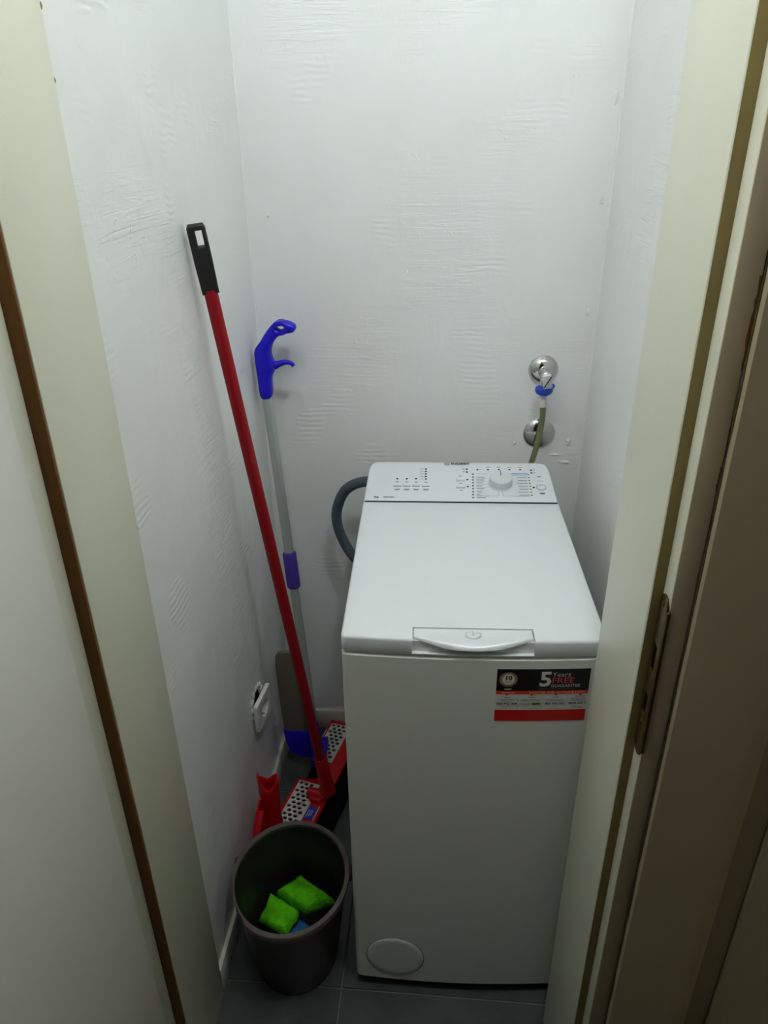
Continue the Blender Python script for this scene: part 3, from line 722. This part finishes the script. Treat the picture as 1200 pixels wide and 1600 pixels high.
# ------------------------------------------------------------------ blue spray mop
sm = empty('spray_mop', (-.3550, .4900, 0)); so_ = Vector((-.3550, .4900, 0))
tag(sm, 'mop with blue hooked trigger handle and aluminium pole standing in the back left corner', 'mop')
P1 = Vector((-.4480, .650, 1.0245))-so_; P0 = Vector((-.3560, .4950, .090))-so_
d2 = (P1-P0).normalized(); L2 = (P1-P0).length
hl = (Vector((-.4080, .578, .575))-so_-P0).length
tb('lower_tube', [P0+d2*.05, P0+d2*(hl+.03)], .0104, M['alu'], sm, 24)
tb('upper_tube', [P0+d2*hl, P1+d2*.05], .0114, M['alu'], sm, 24)
for k in range(8):          # fluting of the tube
    pass
X2, Y2 = frame_from(d2)
for a in (-2.2, -1.45, -.7, .1, 3.0):
    o_ = .0107*(math.cos(a)*X2+math.sin(a)*Y2); tb('flute', [P0+d2*(hl+.05)+o_, P1+o_], .0012, M['alu'], sm, 6)
    o_ = .0097*(math.cos(a)*X2+math.sin(a)*Y2); tb('flute', [P0+d2*.06+o_, P0+d2*(hl-.01)+o_], .0012, M['alu'], sm, 6)
tag(tb('twist_lock', [P0+d2*(hl-.003), P0+d2*hl, P0+d2*(hl+.004), P0+d2*(hl+.082), P0+d2*(hl+.086), P0+d2*(hl+.088)], [.0135, .0155, .0162, .0162, .0152, .013], M['indigo'], sm, 24), 'indigo grip sleeve on the pole')
hout = [(-0.4602, 1.0239), (-0.4642, 1.0682), (-0.4664, 1.1075), (-0.465, 1.1308), (-0.4509, 1.15), (-0.4378, 1.169), (-0.423, 1.1859), (-0.413, 1.1923), (-0.3941, 1.1936), (-0.3775, 1.1874), (-0.3724, 1.1789), (-0.3787, 1.1695), (-0.3961, 1.1663), (-0.4118, 1.1598), (-0.4236, 1.1465), (-0.4298, 1.1273), (-0.428, 1.1118), (-0.4245, 1.1000), (-0.4254, 1.0865), (-0.4327, 1.0686), (-0.4362, 1.0263)]
hole = [(-.4052+.0085*math.cos(a)*.9+.0028*math.sin(a), 1.1790+.0046*math.sin(a)-.0022*math.cos(a)) for a in [2*PI*k/20 for k in range(20)]]
HM2 = Matrix(((1, 0, 0, -so_.x), (0, 0, -1, .650-so_.y), (0, 1, 0, 0), (0, 0, 0, 1)))
shape('handle', catm2(hout, 4), [hole], .030, .009, M['blue'], sm, HM2)
tb('trigger', [Vector((x, .650, z))-so_ for x, z in [(p.x, p.z) for p in bez([(-.432, 0, 1.094), (-.418, 0, 1.0985), (-.402, 0, 1.1035), (-.389, 0, 1.1015), (-.383, 0, 1.0955)], 6)]], [.009]*6+[.0075-.00025*k for k in range(12)]+[.0045]*7, M['blue'], sm, 12)
# head: blue plate with a taupe pad folded up behind the pole
def on_plane(pts): return pts
HP = [(-.4585, .135), (-.4560, .100), (-.4450, .060), (-.4250, .044), (-.3900, .041), (-.3640, .045), (-.3640, .135)]
HPm = Matrix(((1, 0, 0, -so_.x), (0, 0, -1, .560-so_.y), (0, 1, 0, 0), (0, 0, 0, 1)))
shape('head_plate', HP, [], .016, .004, M['blue'], sm, HPm)
PD = [(-.4560, .130), (-.4600, .200), (-.4640, .346), (-.4620, .376), (-.4540, .389), (-.4380, .393), (-.4220, .393), (-.4140, .386), (-.4080, .366), (-.3850, .130)]
tag(shape('pad', PD, [], .012, .004, M['greypad'], sm, HPm), 'taupe grey fabric pad folded upwards')
tb('neck', [P0+d2*.0, P0+d2*.015, P0+d2*.10, P0+d2*.115], [.011, .0155, .0150, .0125], M['blue'], sm, 20)
bx('swivel', (-.016, .016, -.014, .070, -.014, .014), M['blue'], sm, bev=.005, seg=3, mtx=Matrix.Translation(P0+Vector((0, .0, .005))))

# ------------------------------------------------------------------ red dustpan behind the bucket
dp = empty('dustpan', (-.4210, .2560, 0), math.radians(79))
tag(dp, 'red plastic dustpan standing upright behind the dark bucket by the left wall', 'dustpan')
VM = Matrix(((1, 0, 0, 0), (0, 0, -1, 0), (0, 1, 0, 0), (0, 0, 0, 1)))
pan = [(-.088, .004), (.050, .004), (.050, .06), (.047, .100), (.040, .130), (.030, .160), (.018, .185), (-.018, .236), (-.040, .222), (-.060, .195), (-.076, .150), (-.086, .08)]
shape('pan', catm2(pan, 4), [], .005, .001, M['redp'], dp, VM @ Matrix.Translation((0, 0, -.012)))
for pts in ([(-.084, .004), (-.083, .08), (-.074, .148), (-.059, .190), (-.038, .217)], [(.048, .004), (.048, .06), (.045, .098), (.038, .128), (.028, .156)]):
    bm = bmesh.new(); pv = bez([(x, .0, z) for x, z in pts], 6); R0 = []
    for p in pv: R0.append([bm.verts.new(p+Vector(o_)) for o_ in ((-.0015, -.002, 0), (.0015, -.002, 0), (.0015, .012, 0), (-.0015, .012, 0))])
    for a, b in zip(R0, R0[1:]):
        for k in range(4): bm.faces.new((a[k], a[(k+1) % 4], b[(k+1) % 4], b[k]))
    bm.faces.new(R0[0]); bm.faces.new(R0[-1]); obj('rim', bm, M['redp'], dp)
# hollow handle: oval tube whose mouth is notched towards the viewer between two tips
bm = bmesh.new(); R0 = []; NA = 40
def mouth(a):       # a in the handle's own frame, 0 = towards the room
    d = abs(((a+PI) % (2*PI))-PI)
    z = .258+.026*abs(math.sin(d))**1.3
    if ((a+PI) % (2*PI))-PI < 0: z += .016*math.exp(-((d-1.45)/.45)**2)
    return z
for zi in range(11):
    t = zi/10; row = []
    for k in range(NA):
        a = 2*PI*k/NA; zt = mouth(a); fl = 1.0+.10*t
        row.append(bm.verts.new((.0215*fl*math.sin(a), -.0175*fl*math.cos(a), .120+(zt-.120)*t)))
    R0.append(row)
for a, b in zip(R0, R0[1:]):
    for k in range(NA): bm.faces.new((a[k], a[(k+1) % NA], b[(k+1) % NA], b[k]))
bmesh.ops.transform(bm, matrix=Matrix.Rotation(math.radians(-62), 4, 'Z'), verts=bm.verts)
hd_ = obj('dustpan_handle', bm, M['redp'], dp)
md = hd_.modifiers.new('solid', 'SOLIDIFY'); md.thickness = .003; md.offset = -1

# ------------------------------------------------------------------ bucket
BZ = .24
bk = empty('bucket', (-.3330, .0500, 0)); tag(bk, 'dark taupe plastic bucket holding cloths beside the washing machine', 'bucket')
def rr_(z): return .090+(.1205-.090)*(z/BZ)
prof = [(0, .004), (.080, .004), (.084, 0), (.088, .0), (.0905, .006)]+[(rr_(z), z) for z in (.03, .08, .14, .20, .232)]+[(rr_(.232)-.0035, .232)]+[(rr_(z)-.0035, z) for z in (.20, .14, .08, .03)]+[(.084, .010), (0, .008)]
bm = bmesh.new(); lathe(bm, prof, n=96, sx=.935, sy=1.045); obj('bucket_body', bm, M['bucket'], bk)
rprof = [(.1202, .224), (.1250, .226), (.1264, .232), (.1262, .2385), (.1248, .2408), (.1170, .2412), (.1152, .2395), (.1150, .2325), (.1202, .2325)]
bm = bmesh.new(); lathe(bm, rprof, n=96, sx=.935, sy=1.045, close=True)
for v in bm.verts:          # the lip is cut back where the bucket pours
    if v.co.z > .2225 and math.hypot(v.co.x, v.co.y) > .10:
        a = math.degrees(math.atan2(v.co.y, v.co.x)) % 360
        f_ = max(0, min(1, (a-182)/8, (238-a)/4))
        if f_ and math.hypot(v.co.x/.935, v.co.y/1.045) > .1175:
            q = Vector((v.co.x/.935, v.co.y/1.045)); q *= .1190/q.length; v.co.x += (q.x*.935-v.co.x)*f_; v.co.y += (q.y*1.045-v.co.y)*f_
tag(obj('bucket_rim', bm, M['rim'], bk), 'rim coloured paler for its highlight')
for s_ in (-1, 1):
    bx('handle_ear', (s_*.1145-.006, s_*.1145+.006, -.005+.02, .030+.01, .212, .234), M['bucket'], bk, bev=.003)

def slab(name, C, m, parent, th=.012, n=22, amp=.004, seed=0, sag=0.0, rnd=.25):
    """soft folded cloth layer over the four corners C (ccw seen from above)"""
    C = [Vector(c) for c in C]; bm = bmesh.new(); top = []; bot = []
    for i in range(n+1):
        rt_, rb_ = [], []
        for j in range(n+1):
            u, v = i/n, j/n
            p = (C[0]*(1-u)+C[1]*u)*(1-v)+(C[3]*(1-u)+C[2]*u)*v
            e = min(u, 1-u, v, 1-v); f_ = math.sqrt(max(0, 1-(1-min(1, e/rnd*1.6))**2))
            nz_ = noise.noise(Vector((p.x*28+seed, p.y*28, 0)))*amp+noise.noise(Vector((p.x*80+seed, p.y*80, 3)))*amp*.35
            dxy = Vector((noise.noise(Vector((p.x*40, p.y*40, seed+9))), noise.noise(Vector((p.x*40, p.y*40, seed+5))), 0))*.004
            q = p+dxy+Vector((0, 0, nz_-sag*math.sin(PI*u)*math.sin(PI*v)))
            rt_.append(bm.verts.new(q+Vector((0, 0, th*.5*f_)))); rb_.append(bm.verts.new(q-Vector((0, 0, th*.5*f_))))
        top.append(rt_); bot.append(rb_)
    for i in range(n):
        for j in range(n):
            bm.faces.new((top[i][j], top[i+1][j], top[i+1][j+1], top[i][j+1])); bm.faces.new((bot[i][j], bot[i][j+1], bot[i+1][j+1], bot[i+1][j]))
    for k in range(n):
        for a, b in (((0, k), (0, k+1)), ((n, k+1), (n, k)), ((k+1, 0), (k, 0)), ((k, n), (k+1, n))):
            bm.faces.new((top[a[0]][a[1]], bot[a[0]][a[1]], bot[b[0]][b[1]], top[b[0]][b[1]]))
    bmesh.ops.remove_doubles(bm, verts=bm.verts, dist=1e-5)
    return bm
gc = Vector((-.3330, .0500, .012))
blue = obj('cleaning_cloth', slab('c', [(-.070, -.030, .034), (.005, -.066, .034), (.068, -.020, .036), (.0, .045, .034)], M['bluecl'], None, .050, 20, .004, 3), M['bluecl'])
blue.location = gc; tag(blue, 'blue cloth under the green cloths at the bottom of the bucket', 'cloth')
g1 = obj('cleaning_cloth', slab('c', [(-.050, .052, .096), (.020, .008, .100), (.084, .036, .104), (-.004, .090, .097)], M['green'], None, .034, 26, .0045, 11), M['green'])
g1.location = gc; tag(g1, 'bright green cloth, the larger back right one in the bucket', 'cloth')
g2 = obj('cleaning_cloth', slab('c', [(-.079, .006, .070), (-.010, -.030, .074), (.006, .026, .078), (-.064, .062, .076)], M['green'], None, .030, 26, .004, 23), M['green'])
g2.location = gc; tag(g2, 'bright green folded cloth, the smaller front left one in the bucket', 'cloth')
